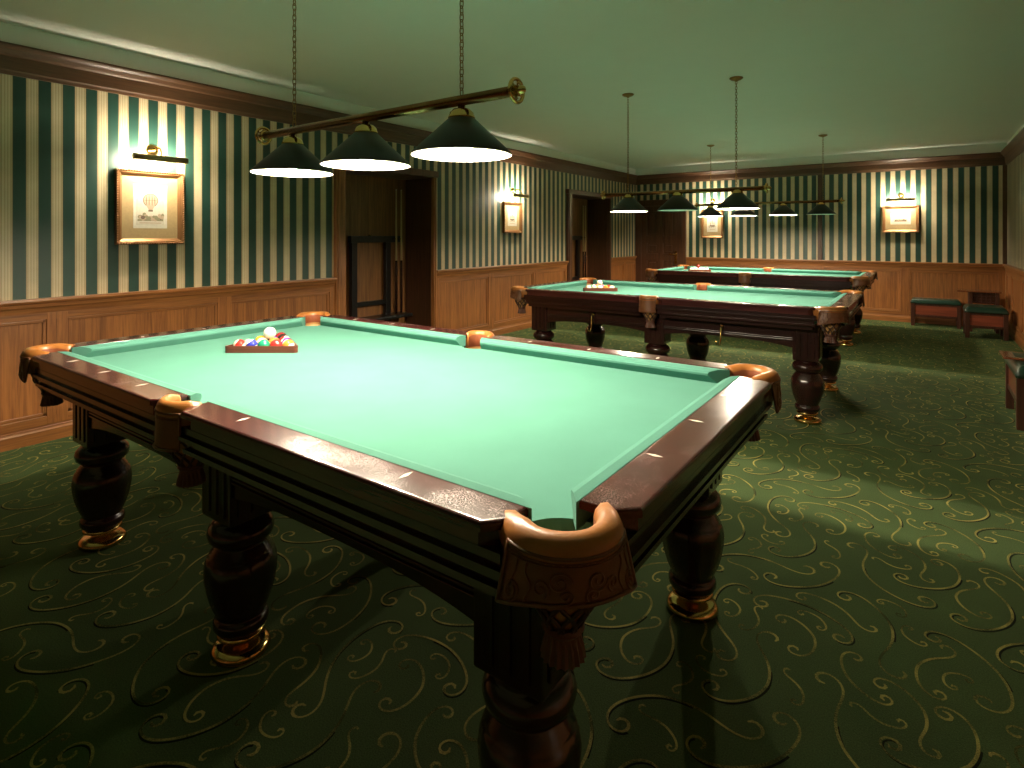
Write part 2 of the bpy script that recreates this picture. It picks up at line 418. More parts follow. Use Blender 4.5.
# wainscot: stiles, rails, recessed panels, chair rail
RAIL = [(0, .845), (.022, .845), (.026, .875), (.034, .885), (.036, .905), (.052, .912), (.056, .925), (.052, Z_RAIL), (0, Z_RAIL)]
BASE = [(0, 0), (.034, 0), (.034, .075), (.028, .085), (.026, .098), (.014, .106), (0, .106)]
def wainscot(side, s0, s1, stiles, edge=.06):
    mats = ['oak', 'oak_y' if side in ('left', 'right') else 'oak_x']
    t = MB()
    wbox(t, side, s0, s1, .09, .86, 0, .006, 0)
    wbox(t, side, s0, s1, .80, .85, 0, .022, 1, .003); wbox(t, side, s0, s1, .10, .165, 0, .022, 1, .003)
    xs = [(s0, s0+edge)]+[(c-.058, c+.058) for c in stiles]+[(s1-edge, s1)]
    for a, b in xs: wbox(t, side, a, b, .11, .845, 0, .0225, 0, .003)
    for c in stiles: wbox(t, side, c-.006, c+.006, .165, .80, .022, .0245, 0)
    for (a, b), (a2, b2) in zip(xs, xs[1:]):                      # panel moulding
        if a2-b < .1: continue
        for z in (.165, .80-.022): wbox(t, side, b, a2, z, z+.022, .004, .016, 1, .004)
        for s in (b, a2-.022): wbox(t, side, s, s+.022, .165, .80, .004, .016, 0, .004)
    trim(t, mats)
    t = wprof(MB(), side, RAIL, s0, s1); trim(t, [mats[1]])
bn = 0
def base(side, segs):
    t = MB()
    for a, b in segs: wprof(t, side, BASE, a, b)
    struct(t, 'baseboard_'+side, ['oak_y' if side in ('left', 'right') else 'oak_x'])
wainscot('left', YF, N1[0]-.12, [-1.9, -.82, .27, 1.355, 2.48])
wainscot('left', N1[1]+.05, N2[0]-.12, [6.08, 7.16])
wainscot('left', N2[1]+.05, YB, [10.33])
wainscot('back', -3.66, XR, [-2.63, -1.385, -.214], .1)
wainscot('right', YF, YB, [-1.5, -.3, .9, 2.1, 3.3, 4.5, 5.7, 6.9, 8.1, 9.3, 10.2], .1)
wainscot('front', XL, XR, [-3.5, -2.3, -1.1, .1])
base('left', [(YF, N1[0]-.12), (N1[1]+.05, N2[0]-.12), (N2[1]+.05, YB)])
base('back', [(-3.66, XR)]); base('right', [(YF, YB)]); base('front', [(XL, XR)])
t = MB(); wbox(t, 'back', -1.43, -1.36, Z_RAIL, Z_C0, 0, .02, 0, .004); trim(t, ['dkdoor'])
t = MB(); wbox(t, 'back', XR-.05, XR, Z_RAIL, Z_C0, 0, .02, 0, .004); trim(t, ['dkdoor'])
# panelled door in the back wall
d = MB(); DA, DB = -4.56, -3.76
wbox(d, 'back', DA, DB, .01, 1.93, .0, .03)
for z0, z1 in ((.01, .2), (.86, 1.0), (1.2, 1.34), (1.82, 1.93)): wbox(d, 'back', DA, DB, z0, z1, .03, .045, 0, .004)
for s in (DA, DB-.12, (DA+DB)/2-.05): wbox(d, 'back', s, s+(.12 if s != (DA+DB)/2-.05 else .1), .01, 1.93, .03, .0455, 0, .004)
for s0, s1 in ((DA+.12, (DA+DB)/2-.05), ((DA+DB)/2+.05, DB-.12)):
    for z0, z1 in ((.2, .86), (1.0, 1.2), (1.34, 1.82)): wbox(d, 'back', s0+.04, s1-.04, z0+.04, z1-.04, .03, .041, 0, .008)
door = struct(d, 'door_1', ['dkdoor'])
h = MB(); wbox(h, 'back', -3.88, -3.83, .80, 1.05, .045, .052, 0, .003)
h.tube([(-3.855, YB-.05, .99), (-3.855, YB-.095, .99), (-3.87, YB-.10, .99), (-3.98, YB-.095, .992)], .011, 10)
h.lathe([(.001, -.012), (.018, -.012), (.02, 0), (.018, .012), (.001, .012)], (-3.855, YB-.06, .99), 16, axis='Y')
h.lathe([(.001, -.006), (.009, -.006), (.009, .006), (.001, .006)], (-3.855, YB-.054, .87), 12, axis='Y')
h.build('door_handle', 'brass', door)
t = MB()
for s0, s1 in ((DA-.12, DA), (DB, DB+.10)): wbox(t, 'back', s0, s1, 0, 1.95, 0, .055, 0, .006)
wbox(t, 'back', DA-.14, DB+.12, 1.93, 2.05, 0, .065, 0, .008); trim(t, ['dkdoor'])

# ------------------------------------------------------------------ billiard table
LX, LY = 1.280, .665           # felt / wood border
OX, OY = 1.392, .762           # outer edge of the wood rails
NX, NY = 1.234, .619           # cushion noses
ZS, ZR = .800, .852
PX = LX+.012
PK = [(PX, LY, PI/4), (-PX, LY, 3*PI/4), (-PX, -LY, -3*PI/4), (PX, -LY, -PI/4), (0, LY+.022, PI/2), (0, -LY-.022, -PI/2)]
def cut_rect(hx, hy, r, rm, step=12):
    """rectangle outline with the six pocket circles bitten out"""
    out = []
    mids = LY+.022
    def arc(cx, cy, rad, p0, p1):
        a0 = math.atan2(p0[1]-cy, p0[0]-cx); a1 = math.atan2(p1[1]-cy, p1[0]-cx)
        # go the way round that passes through the inside of the rectangle
        inside = math.atan2(-cy, -cx)
        def norm(a, b):
            while a < b: a += 2*PI
            return a-b
        d1 = norm(a1, a0); di = norm(inside, a0)
        sweep = d1 if di < d1 else d1-2*PI
        return [(cx+rad*math.cos(a0+sweep*k/step), cy+rad*math.sin(a0+sweep*k/step)) for k in range(step+1)]
    def xi(h, c, rad): return math.sqrt(max(rad*rad-(h-c)**2, 0))
    # start bottom side going +x
    dx = xi(hy, LY, r); dy = xi(hx, PX, r); dm = xi(hy, mids, rm)
    out += arc(0, -mids, rm, (-dm, -hy), (dm, -hy))
    out += arc(PX, -LY, r, (PX-dx, -hy), (hx, -LY+dy))
    out += arc(PX, LY, r, (hx, LY-dy), (PX-dx, hy))
    out += arc(0, mids, rm, (dm, hy), (-dm, hy))
    out += arc(-PX, LY, r, (-PX+dx, hy), (-hx, LY-dy))
    out += arc(-PX, -LY, r, (-hx, -LY+dy), (-PX+dx, -hy))
    return out
def flap_pt(u, v, wide):
    """u in -1..1 across, v in 0..1 down the leather apron of a pocket"""
    a = u*wide
    flare = .002+.004*v+.018*v*max(0, (abs(u)-.55)/.45)**1.3*(wide > 1)
    r = .1015+flare
    z = .838-(.074+.026*u*u*(wide > 1))*v
    return a, r, z
def make_pocket(root, cx, cy, ang, mid):
    rot = Matrix.Translation((cx, cy, 0)) @ Matrix.Rotation(ang, 4, 'Z')
    def P(a, r, z): return rot @ Vector((r*math.cos(a), r*math.sin(a), z))
    sp = 1.50 if mid else 1.98
    k = .78 if mid else 1.0
    # leather rim swept round the mouth
    prof = [(.056, .765), (.055, .846), (.059, .858), (.071, .866), (.086, .864), (.097, .855), (.103, .842), (.102, .822), (.097, .806), (.09, .765)]
    mb = MB(); n = 30; m = len(prof); vs = []
    for i in range(n+1):
        u = -1+2*i/n; a = u*sp; e = max(0, abs(u)-.72)/.28
        for r, z in prof:
            rr = .058+(r-.056)*k*(1+.1*e)+.013*e*e if not mid else .056+(r-.056)*k*(1-.25*e)
            vs.append(P(a, rr, z-.010*e))
    fs = [(i*m+j, i*m+(j+1) % m, (i+1)*m+(j+1) % m, (i+1)*m+j) for i in range(n) for j in range(m)]
    fs += [tuple(range(m)), tuple(n*m+j for j in range(m))]
    mb.add(vs, fs, 0, True)
    for q in range(n): mb.m[q*m] = 1                          # redder lining on the inside of the mouth
    rim = mb.build('pocket_rim', ['leather', 'liner'], root)
    # hanging apron with tooled scrolls
    wide = .80 if mid else 1.32
    mb = MB(); nu, nv = 28, 8; vs = []
    for th in (0, -.006):
        for i in range(nu+1):
            for j in range(nv+1):
                a, r, z = flap_pt(-1+2*i/nu, j/nv, wide)
                if mid: r = r-.012; z -= .034*(j/nv)
                vs.append(P(a, r+th, z))
    g = (nu+1)*(nv+1); fs = []
    for i in range(nu):
        for j in range(nv):
            q = (i*(nv+1)+j, i*(nv+1)+j+1, (i+1)*(nv+1)+j+1, (i+1)*(nv+1)+j)
            fs.append(q); fs.append(tuple(x+g for x in q))
    for i in range(nu):
        for j in (0, nv): fs.append((i*(nv+1)+j, (i+1)*(nv+1)+j, (i+1)*(nv+1)+j+g, i*(nv+1)+j+g))
    for j in range(nv):
        for i in (0, nu): fs.append((i*(nv+1)+j, i*(nv+1)+j+1, i*(nv+1)+j+1+g, i*(nv+1)+j+g))
    mb.add(vs, fs, 0, True)
    def S(u, v, off=.001):
        a, r, z = flap_pt(u, v, wide)
        if mid: r -= .012; z -= .034*v
        return P(a, r+off, z)
    for v in (0.02, .99): mb.tube([S(-1+2*i/24, v) for i in range(25)], .0034, 6)
    for u in (-1, 1): mb.tube([S(u, i/8) for i in range(9)], .0034, 6)
    mb.tube([S(-1+2*i/24, .13) for i in range(25)], .0015, 5); mb.tube([S(-1+2*i/24, .19) for i in range(25)], .0015, 5)
    if not mid:
        for s in (-1, 1):
            for (u0, v0, ru, rv, tu, a0) in ((s*.23, .52, .15, .24, 1.6, 0), (s*.16, .80, .10, .16, 1.4, 2.2), (s*.46, .66, .11, .2, 1.5, 1.0), (s*.84, .76, .11, .20, 2.0, 1.5)):
                pts = []
                for i in range(26):
                    w = i/25; a = a0+tu*2*PI*w*s; q = 1-.85*w
                    pts.append(S(u0+ru*q*math.cos(a), min(.97, max(.04, v0+rv*q*math.sin(a)))))
                mb.tube(pts, .0021, 5)
            mb.tube([S(s*(.62+.04*math.sin(i)), .2+.75*i/8) for i in range(9)], .002, 5)
            mb.tube([S(s*(.78+.12*(i/8)**2), .14+.6*i/8) for i in range(9)], .002, 5)
    mb.build('pocket_apron', 'flap', rim)
    # bag lining, woven strands, tassel
    hb = -.012 if mid else 0
    def bagr(t): return (.050+.012*math.sin(PI*min(1, t*1.15)))*(1-max(0, t-.55)/.45*.42)
    mb = MB(); pr = [(bagr(t/10)-.004, .80-.135*t/10+hb) for t in range(11)]+[(.001, .662+hb)]
    vs = []; seg = 20; n = len(pr)
    for i in range(seg):
        for r, z in pr: vs.append(P(2*PI*i/seg, r, z))
    mb.add(vs, [(i*n+j, ((i+1) % seg)*n+j, ((i+1) % seg)*n+j+1, i*n+j+1) for i in range(seg) for j in range(n-1)], 0, True)
    mb.build('pocket_bag', 'lining', rim)
    mb = MB()
    for s in (-1, 1):
        for q in range(9):
            mb.tube([P(2*PI*q/9+s*1.25*t/8, bagr(.3+.7*t/8)+.001, .80-.135*(.3+.7*t/8)+hb) for t in range(9)], .0042, 5)
    mb.tube([P(2*PI*i/20, bagr(.3)+.002, .80-.135*.3+hb) for i in range(20)], .004, 5, closed=True)
    mb.build('pocket_net', 'strand', rim)
    mb = MB(); vs = []; pr = [(.034, .672), (.038, .664), (.030, .655), (.036, .635), (.041, .612), (.001, .614)]; seg = 36; n = len(pr)
    for i in range(seg):
        for r, z in pr: vs.append(P(2*PI*i/seg, r*(1 if i % 2 or z > .65 else .87), z+hb))
    mb.add(vs, [(i*n+j, ((i+1) % seg)*n+j, ((i+1) % seg)*n+j+1, i*n+j+1) for i in range(seg) for j in range(n-1)], 0, False)
    mb.build('tassel', 'tassel', rim)
LEG = [(.04, .455), (.066, .45), (.074, .444), (.074, .437), (.082, .433), (.096, .418), (.101, .40), (.097, .381), (.084, .368), (.074, .361),
       (.074, .355), (.080, .352), (.080, .347), (.086, .344), (.086, .339), (.093, .335), (.093, .330), (.100, .324), (.107, .305), (.110, .28), (.108, .25), (.101, .21), (.089, .17), (.078, .145), (.072, .133), (.072, .128),
       (.078, .124), (.083, .113), (.083, .098), (.076, .086), (.066, .08), (.064, .074), (.03, .074)]
FOOT = [(.055, .078), (.071, .074), (.073, .066), (.066, .061), (.036, .056), (.030, .046), (.040, .040), (.070, .036), (.086, .026), (.090, .014), (.086, .003), (.075, .0), (.001, .0)]
def make_table(name, label, hooks=False):
    root = thing(name, label, 'billiard table', group='billiard tables')
    # slate under cloth
    MB().prism(cut_rect(LX+.012, LY+.012, .106, .074), ZS-.075, ZS).build('playing_surface', 'felt', root)
    # rails and cushions
    def rail(poly, sights):
        bm = bmesh.new()
        vs = [bm.verts.new((x, y, ZR-.018)) for x, y in poly]; f = bm.faces.new(vs)
        e = bmesh.ops.extrude_face_region(bm, geom=[f])
        top = [v for v in e['geom'] if isinstance(v, bmesh.types.BMVert)]
        bmesh.ops.translate(bm, verts=top, vec=(0, 0, .018))
        ts = set(top)
        ed = [q for q in bm.edges if q.verts[0] in ts and q.verts[1] in ts]
        bmesh.ops.bevel(bm, geom=ed, offset=.009, segments=4, affect='EDGES', profile=.6)
        ax = sum(p[0] for p in poly)/len(poly); ay = sum(p[1] for p in poly)/len(poly)
        ix = 1-.020/max(abs(p[0]-ax) for p in poly); iy = 1-.020/max(abs(p[1]-ay) for p in poly)
        low = [(ax+(x-ax)*ix, ay+(y-ay)*iy) for x, y in poly]
        r = MB().bm(bm).prism(low, ZR-.055, ZR-.017).build('rail', 'rail', root)
        for (x, y, al) in sights:
            a, b = (.021, .0062) if al == 'X' else (.0062, .021)
            MB().prism([(x-a, y), (x, y-b), (x+a, y), (x, y+b)], ZR-.002, ZR+.0006).build('sight', 'sight', r)
    def cushion(pts):
        """pts: back start, back end, nose end, nose start"""
        b0, b1, n1, n0 = [Vector((*p, 0)) for p in pts]
        L = []
        for b, n in ((b0, n0), (b1, n1)):
            L.append([b+Vector((0, 0, ZS-.004)), b+Vector((0, 0, ZR-.002)), b.lerp(n, .5)+Vector((0, 0, ZR-.001)), b.lerp(n, .90)+Vector((0, 0, ZR-.008)), n+Vector((0, 0, ZR-.016)), b.lerp(n, .97)+Vector((0, 0, ZR-.024)), b.lerp(n, .50)+Vector((0, 0, ZS-.004))])
        m = len(L[0]); mb = MB()
        mb.add(L[0]+L[1], [tuple(range(m)), tuple(range(m, 2*m))]+[(i, (i+1) % m, m+(i+1) % m, m+i) for i in range(m)])
        mb.build('cushion', 'felt', root)
    sp, spy = .3114, .296
    for sy in (-1, 1):
        for sx in (-1, 1):
            e0, e1 = .064, LX-.062
            rail([(sx*e0, sy*LY), (sx*e1, sy*LY), (sx*e1, sy*(OY-.04)), (sx*(e1-.035), sy*OY), (sx*(e0+.035), sy*OY), (sx*e0, sy*(OY-.035))],
                 [(sx*sp*k, sy*(LY+.034), 'Y') for k in (1, 2, 3)])
            cushion([(sx*.052, sy*LY), (sx*(LX-.054), sy*LY), (sx*(LX-.122), sy*NY), (sx*.076, sy*NY)])
    for sx in (-1, 1):
        e = LY-.080
        rail([(sx*LX, -e), (sx*LX, e), (sx*(OX-.04), e), (sx*OX, e-.035), (sx*OX, -e+.035), (sx*(OX-.04), -e)], [(sx*(LX+.034), y, 'X') for y in (-spy, 0, spy)])
        cushion([(sx*LX, -LY+.068), (sx*LX, LY-.068), (sx*NX, LY-.130), (sx*NX, -LY+.130)])
    # moulded frieze under the rails
    mb = MB()
    for hx, hy, z0, z1 in ((OX-.016, OY-.016, .774, .7985), (OX-.006, OY-.006, .762, .774), (OX-.028, OY-.028, .734, .762), (OX-.018, OY-.018, .722, .734), (OX-.055, OY-.055, .69, .722)):
        mb.prism(cut_rect(hx, hy, .113, .088), z0, z1)
    mb.build('frieze', 'mahog', root)
    # aprons with shaped lower edge
    def apron_poly(h, mids):
        pts = [(-h, .72), (h, .72)]; n = 40
        for i in range(n+1):
            t = h-2*h*i/n
            if mids: q = abs(abs(t)-h/2)/(h/2)
            else: q = abs(t)/h
            pts.append((t, .570-.045*q**3))
        return pts
    for s in (-1, 1):
        mb = MB(); mb.prism(apron_poly(1.10, True), s*.580, s*.605, axis='Y')
        mb.box(-1.10, 1.10, s*.600, s*.611, .602, .610, 0, .002).box(-1.10, 1.10, s*.600, s*.611, .588, .596, 0, .002)
        mb.build('apron', 'mahog', root)
        mb = MB(); mb.prism(apron_poly(.55, False), s*1.125, s*1.15, axis='X')
        mb.box(s*1.145, s*1.156, -.55, .55, .602, .610, 0, .002).box(s*1.145, s*1.156, -.55, .55, .588, .596, 0, .002)
        mb.build('apron', 'mahog', root)
    # legs
    def flute(a, z):
        if .15 < z < .33: return 1-.035*max(0, math.cos(8*a))**6
        return 1
    for lx in (-1.13, 0, 1.13):
        for ly in (-.53, .53):
            mb = MB(); mb.box(lx-.085, lx+.085, ly-.085, ly+.085, .452, .715, 0, .006)
            mb.box(lx-.089, lx+.089, ly-.089, ly+.089, .69, .715, 0, .003)
            for s in (-1, 1):
                for o in (-.045, 0, .045):
                    mb.box(lx+o-.014, lx+o+.014, ly+s*.083, ly+s*.090, .475, .68, 0, .003)
                    mb.box(lx+s*.083, lx+s*.090, ly+o-.014, ly+o+.014, .475, .68, 0, .003)
            mb.lathe(LEG, (lx, ly, 0), 48, mod=flute)
            leg = mb.build('leg', 'leg', root)
            MB().lathe(FOOT, (lx, ly, 0), 32).build('brass_foot', 'brass', leg)
    for x, y, a, mid in [(p[0], p[1], p[2], i > 3) for i, p in enumerate(PK)]: make_pocket(root, x, y, a, mid)
    return root
def cue_hook(root, x, y, z):
    mb = MB(); mb.lathe([(.001, -.008), (.012, -.008), (.014, 0), (.012, .006), (.001, .008)], (x, y-.012, z), 14, axis='Y')
    mb.tube([(x, y-.02, z), (x, y-.034, z-.012), (x-.002, y-.036, z-.115), (x-.012, y-.04, z-.150), (x-.028, y-.046, z-.145), (x-.034, y-.05, z-.11)], .0058, 8)
    mb.build('cue_hook', 'brass', root)
TX, TY = -1.807, (1.5424, 5.17, 8.66)
t1 = make_table('billiard_table', 'large dark mahogany billiard table in the foreground, nearest to the camera')
t2 = copy_tree(t1); t3 = copy_tree(t1)
tag(t2, 'dark billiard table standing in the middle of the three, with brass hooks')
tag(t3, 'dark billiard table farthest away, standing before the back wall')
for t, y, dx in zip((t1, t2, t3), TY, (0, 0, -.09)): t.location = (TX+dx, y, 0)
for x in (-.56, .55): cue_hook(t2, x, -.611, .655)

# ------------------------------------------------------------------ balls and racks
def ball_mat(name, c, stripe):
    m, nt, b = new_mat(name)
    white = (.82, .76, .62)
    b.inputs['Roughness'].default_value = .12; b.inputs['Coat Weight'].default_value = .5
    if stripe:
        tc = N(nt, 'ShaderNodeTexCoord'); sx = N(nt, 'ShaderNodeSeparateXYZ'); nt.links.new(tc.outputs['Object'], sx.inputs[0])
        ab = N(nt, 'ShaderNodeMath', operation='ABSOLUTE'); nt.links.new(sx.outputs['Z'], ab.inputs[0])
        gt = N(nt, 'ShaderNodeMath', operation='GREATER_THAN'); gt.inputs[1].default_value = .0145; nt.links.new(ab.outputs[0], gt.inputs[0])
        mx = N(nt, 'ShaderNodeMixRGB'); mx.inputs[1].default_value = (*c, 1); mx.inputs[2].default_value = (*white, 1)
        nt.links.new(gt.outputs[0], mx.inputs[0]); nt.links.new(mx.outputs[0], b.inputs['Base Color'])
    else: b.inputs['Base Color'].default_value = (*c, 1)
    return m
RB = .0286
HUES = dict(yellow=(.75, .42, .03), blue=(.03, .04, .30), red=(.55, .03, .025), purple=(.14, .03, .22), orange=(.80, .22, .04), green=(.02, .25, .14), maroon=(.22, .02, .02))
BM = {'white': ball_mat('ball_white', (.85, .80, .68), False), 'black': ball_mat('ball_black', (.01, .01, .01), False)}
for h, c in HUES.items():
    BM['solid '+h] = ball_mat('ball_'+h, c, False); BM[h+' striped'] = ball_mat('ball_striped_'+h, c, True)
ball_me = {}
def ball(kind, loc, label, group, rnd):
    if kind not in ball_me:
        o = MB().sphere((0, 0, 0), RB, 28, 16).build('pool_ball', BM[kind]); ball_me[kind] = o.data
    else:
        o = bpy.data.objects.new('pool_ball', ball_me[kind]); COL.objects.link(o)
    o.location = loc; o.rotation_euler = (rnd.uniform(-1, 1)*1.2+1.2, rnd.uniform(-.8, .8), rnd.uniform(0, 6))
    return tag(o, label, 'ball', group)
def rounded_tri(side, rr, n=6):
    h = side*math.sqrt(3)/2
    V = [(-side/2, -h/3), (side/2, -h/3), (0, 2*h/3)]; out = []
    for i, (vx, vy) in enumerate(V):
        d = math.atan2(vy, vx); k = rr*2
        cx, cy = vx-k*math.cos(d), vy-k*math.sin(d)
        for j in range(n+1):
            a = d-PI/3+2*PI/3*j/n; out.append((cx+rr*math.cos(a), cy+rr*math.sin(a)))
    return out
def make_rack(cx, cy, rz, where, kinds, group, top='white', toplabel=None):
    d = 2*RB+.0006
    inner = d*4+2*RB*math.sqrt(3)+.006; outer = inner+2*math.sqrt(3)*.008
    o = rounded_tri(outer, .016); q = rounded_tri(inner, .012); n = len(o); mb = MB()
    z0, z1 = ZS, ZS+.032
    vs = [(x, y, z) for z in (z0, z1) for P in (o, q) for x, y in P]
    fs = []
    for i in range(n):
        j = (i+1) % n
        fs += [(i, j, 2*n+j, 2*n+i), (n+i, n+j, 3*n+j, 3*n+i), (i, j, n+j, n+i), (2*n+i, 2*n+j, 3*n+j, 3*n+i)]
    mb.add([(x, y, z-ZS) for x, y, z in vs], fs)
    r = mb.build('ball_rack', 'rackwood'); r.location = (cx, cy, ZS+.0005); r.rotation_euler = (0, 0, rz)
    tag(r, 'triangular red-brown wooden rack full of balls on the %s table' % where, 'ball rack', 'ball racks')
    rnd = random.Random(cx)
    k = 0; pos = []
    for row in range(5):
        for i in range(5-row):
            x = (i-(4-row)/2)*d; y = -outer*math.sqrt(3)/6+.008+RB+.003+row*d*math.sqrt(3)/2
            pos.append((x, y))
    for (x, y), kind in zip(pos, kinds):
        X, Y = cx+x*math.cos(rz)-y*math.sin(rz), cy+x*math.sin(rz)+y*math.cos(rz)
        lb = ('%s pool ball inside the wooden rack on the %s table' % (kind, where))
        ball(kind, (X, Y, ZS+RB+.0005), lb, group, rnd)
    # one ball lies on top, in the hollow between three others
    a, b2, c3 = pos[6], pos[7], pos[10]
    x, y = (a[0]+b2[0]+c3[0])/3, (a[1]+b2[1]+c3[1])/3
    X, Y = cx+x*math.cos(rz)-y*math.sin(rz), cy+x*math.sin(rz)+y*math.cos(rz)
    ball(top, (X, Y, ZS+RB+d*math.sqrt(2/3)+.0008), toplabel or 'white cue ball lying on top of the racked balls on the %s table' % where, group, rnd)
K1 = ['red striped', 'blue striped', 'solid green', 'solid red', 'orange striped', 'green striped', 'yellow striped', 'solid orange', 'purple striped', 'solid yellow', 'solid blue', 'maroon striped', 'solid purple', 'black', 'solid maroon']
K2 = ['orange striped', 'yellow striped', 'maroon striped', 'solid orange', 'red striped', 'green striped', 'solid yellow', 'purple striped', 'solid red', 'blue striped', 'solid blue', 'solid green', 'solid purple', 'solid maroon', 'black']
AZ = R(35.5)
make_rack(-2.578, 1.588, AZ, 'nearest', K1, 'pool balls on the nearest table')
make_rack(-2.63, 5.20, AZ-.08, 'middle', K2, 'pool balls on the middle table')
make_rack(-2.80, 8.86, AZ-.1, 'farthest', ['white']*15, 'white balls on the farthest table', 'solid maroon', 'single dark ball on top of the white balls on the farthest table')

# ------------------------------------------------------------------ hanging lamps
def chain_mesh(z0, z1, x):
    mb = MB(); pitch = .0235; n = int((z1-z0)/pitch); pitch = (z1-z0)/n
    for i in range(n):
        zc = z0+(i+.5)*pitch; pts = []; hl = pitch*.5+.0045; hw = .0075
        for k in range(14):
            a = 2*PI*k/14; u, v = hw*math.cos(a), hl*(math.copysign(abs(math.sin(a))**.7, math.sin(a)))
            pts.append((x+u, 0, zc+v) if i % 2 else (x, u, zc+v))
        mb.tube(pts, .0021, 5, closed=True)
    return mb
def make_lamp(label, cx, cy, zbar, rim, x0, x1, shades, off, chains, tilt=0):
    root = thing('pendant_lamp', label, 'hanging lamp', (cx, cy, zbar), 0, 'hanging table lamps'); root.rotation_euler = (0, -tilt, 0)
    MB().tube([(x0-cx, 0, 0), (x1-cx, 0, 0)], .0185, 20).build('bar', 'bar', root)
    for x, s in ((x0-cx, -1), (x1-cx, 1)):
        mb = MB(); ring = [(x+s*.014, .038*math.cos(2*PI*k/28), .038*math.sin(2*PI*k/28)) for k in range(28)]
        mb.tube(ring, .0065, 8, closed=True)
        mb.lathe([(.001, -.012), (.022, -.012), (.026, -.004), (.020, .006), (.014, .02), (.016, .028), (.010, .04), (.001, .044)], (x+s*.006, 0, 0), 20, axis='X') if s > 0 else mb.lathe([(.001, .012), (.022, .012), (.026, .004), (.020, -.006), (.014, -.02), (.016, -.028), (.010, -.04), (.001, -.044)], (x+s*.006, 0, 0), 20, axis='X')
        for k in range(6):
            a = 2*PI*k/6; mb.tube([(x+s*.014, .015*math.cos(a), .015*math.sin(a)), (x+s*.018, .027*math.cos(a+.5), .027*math.sin(a+.5)), (x+s*.014, .037*math.cos(a+.2), .037*math.sin(a+.2))], .0035, 6)
        mb.build('finial', 'brass', root)
    for i, x in enumerate(shades):
        x -= cx; zr = rim-zbar
        mb = MB()
        ou = [(.176, zr), (.178, zr+.002), (.046, zr+.128), (.044, zr+.128)]
        inn = [(.1745, zr), (.0435, zr+.125)]
        seg = 56; vs = []
        pr = [(.1745, zr), (.178, zr), (.178, zr+.006), (.046, zr+.130), (.03, zr+.131)]
        for k in range(seg):
            a = 2*PI*k/seg
            for r, z in pr: vs.append((x+r*math.cos(a), r*math.sin(a), z))
        n = len(pr); mb.add(vs, [(k*n+j, ((k+1) % seg)*n+j, ((k+1) % seg)*n+j+1, k*n+j+1) for k in range(seg) for j in range(n-1)], 0, True)
        vs = []; pr = [(.1745, zr), (.0435, zr+.1235), (.001, zr+.1265)]; n = len(pr)
        for k in range(seg):
            a = 2*PI*k/seg
            for r, z in pr: vs.append((x+r*math.cos(a), r*math.sin(a), z))
        mb.add(vs, [(k*n+j, ((k+1) % seg)*n+j, ((k+1) % seg)*n+j+1, k*n+j+1) for k in range(seg) for j in range(n-1)], 1, True)
        sh = mb.build('lamp_shade', ['shade_out', 'shade_in'], root, recalc=False)
        top = -.012
        mb = MB().lathe([(.046, zr+.128), (.048, zr+.133), (.045, zr+.14), (.042, zr+.150), (.030, zr+.162), (.014, zr+.166), (.012, top)], (x, 0, 0), 28)
        mb.build('shade_cap', 'brass', sh)
        b = MB().lathe([(.012, zr+.118), (.014, zr+.075), (.026, zr+.054), (.030, zr+.038), (.026, zr+.022), (.014, zr+.013), (.001, zr+.010)], (x, 0, 0), 20)
        b.build('bulb', 'bulb_off' if i in off else 'bulb', sh)
    for xc in chains:
        xc -= cx; z0 = .016+xc*math.tan(tilt)*0
        z1 = ZC-.03-zbar
        ch = chain_mesh(z0, z1, xc).build('chain', 'dbrass', root)
        MB().lathe([(.001, z1+.032), (.055, z1+.0285), (.056, z1+.022), (.040, z1+.010), (.018, z1+.004), (.008, z1-.004), (.001, z1-.004)], (xc, 0, 0), 28).build('ceiling_rose', 'dbrass', root)
    return root
make_lamp('brass bar lamp with three dark shades hanging over the nearest table', -1.82, 1.545, 1.826, 1.632, -2.545, -1.098, (-2.325, -1.826, -1.320), (), (-2.312, -1.320))
make_lamp('brass bar lamp with three dark shades, one unlit, over the middle table', -1.78, 5.075, 1.742, 1.576, -2.51, -1.055, (-2.262, -1.79, -1.272), (1,), (-2.268, -1.282))
make_lamp('brass bar lamp with four dark shades over the farthest table', -1.80, 8.64, 1.805, 1.632, -2.74, -.87, (-2.551, -2.085, -1.558, -1.093), (3,), (-2.547, -1.072))

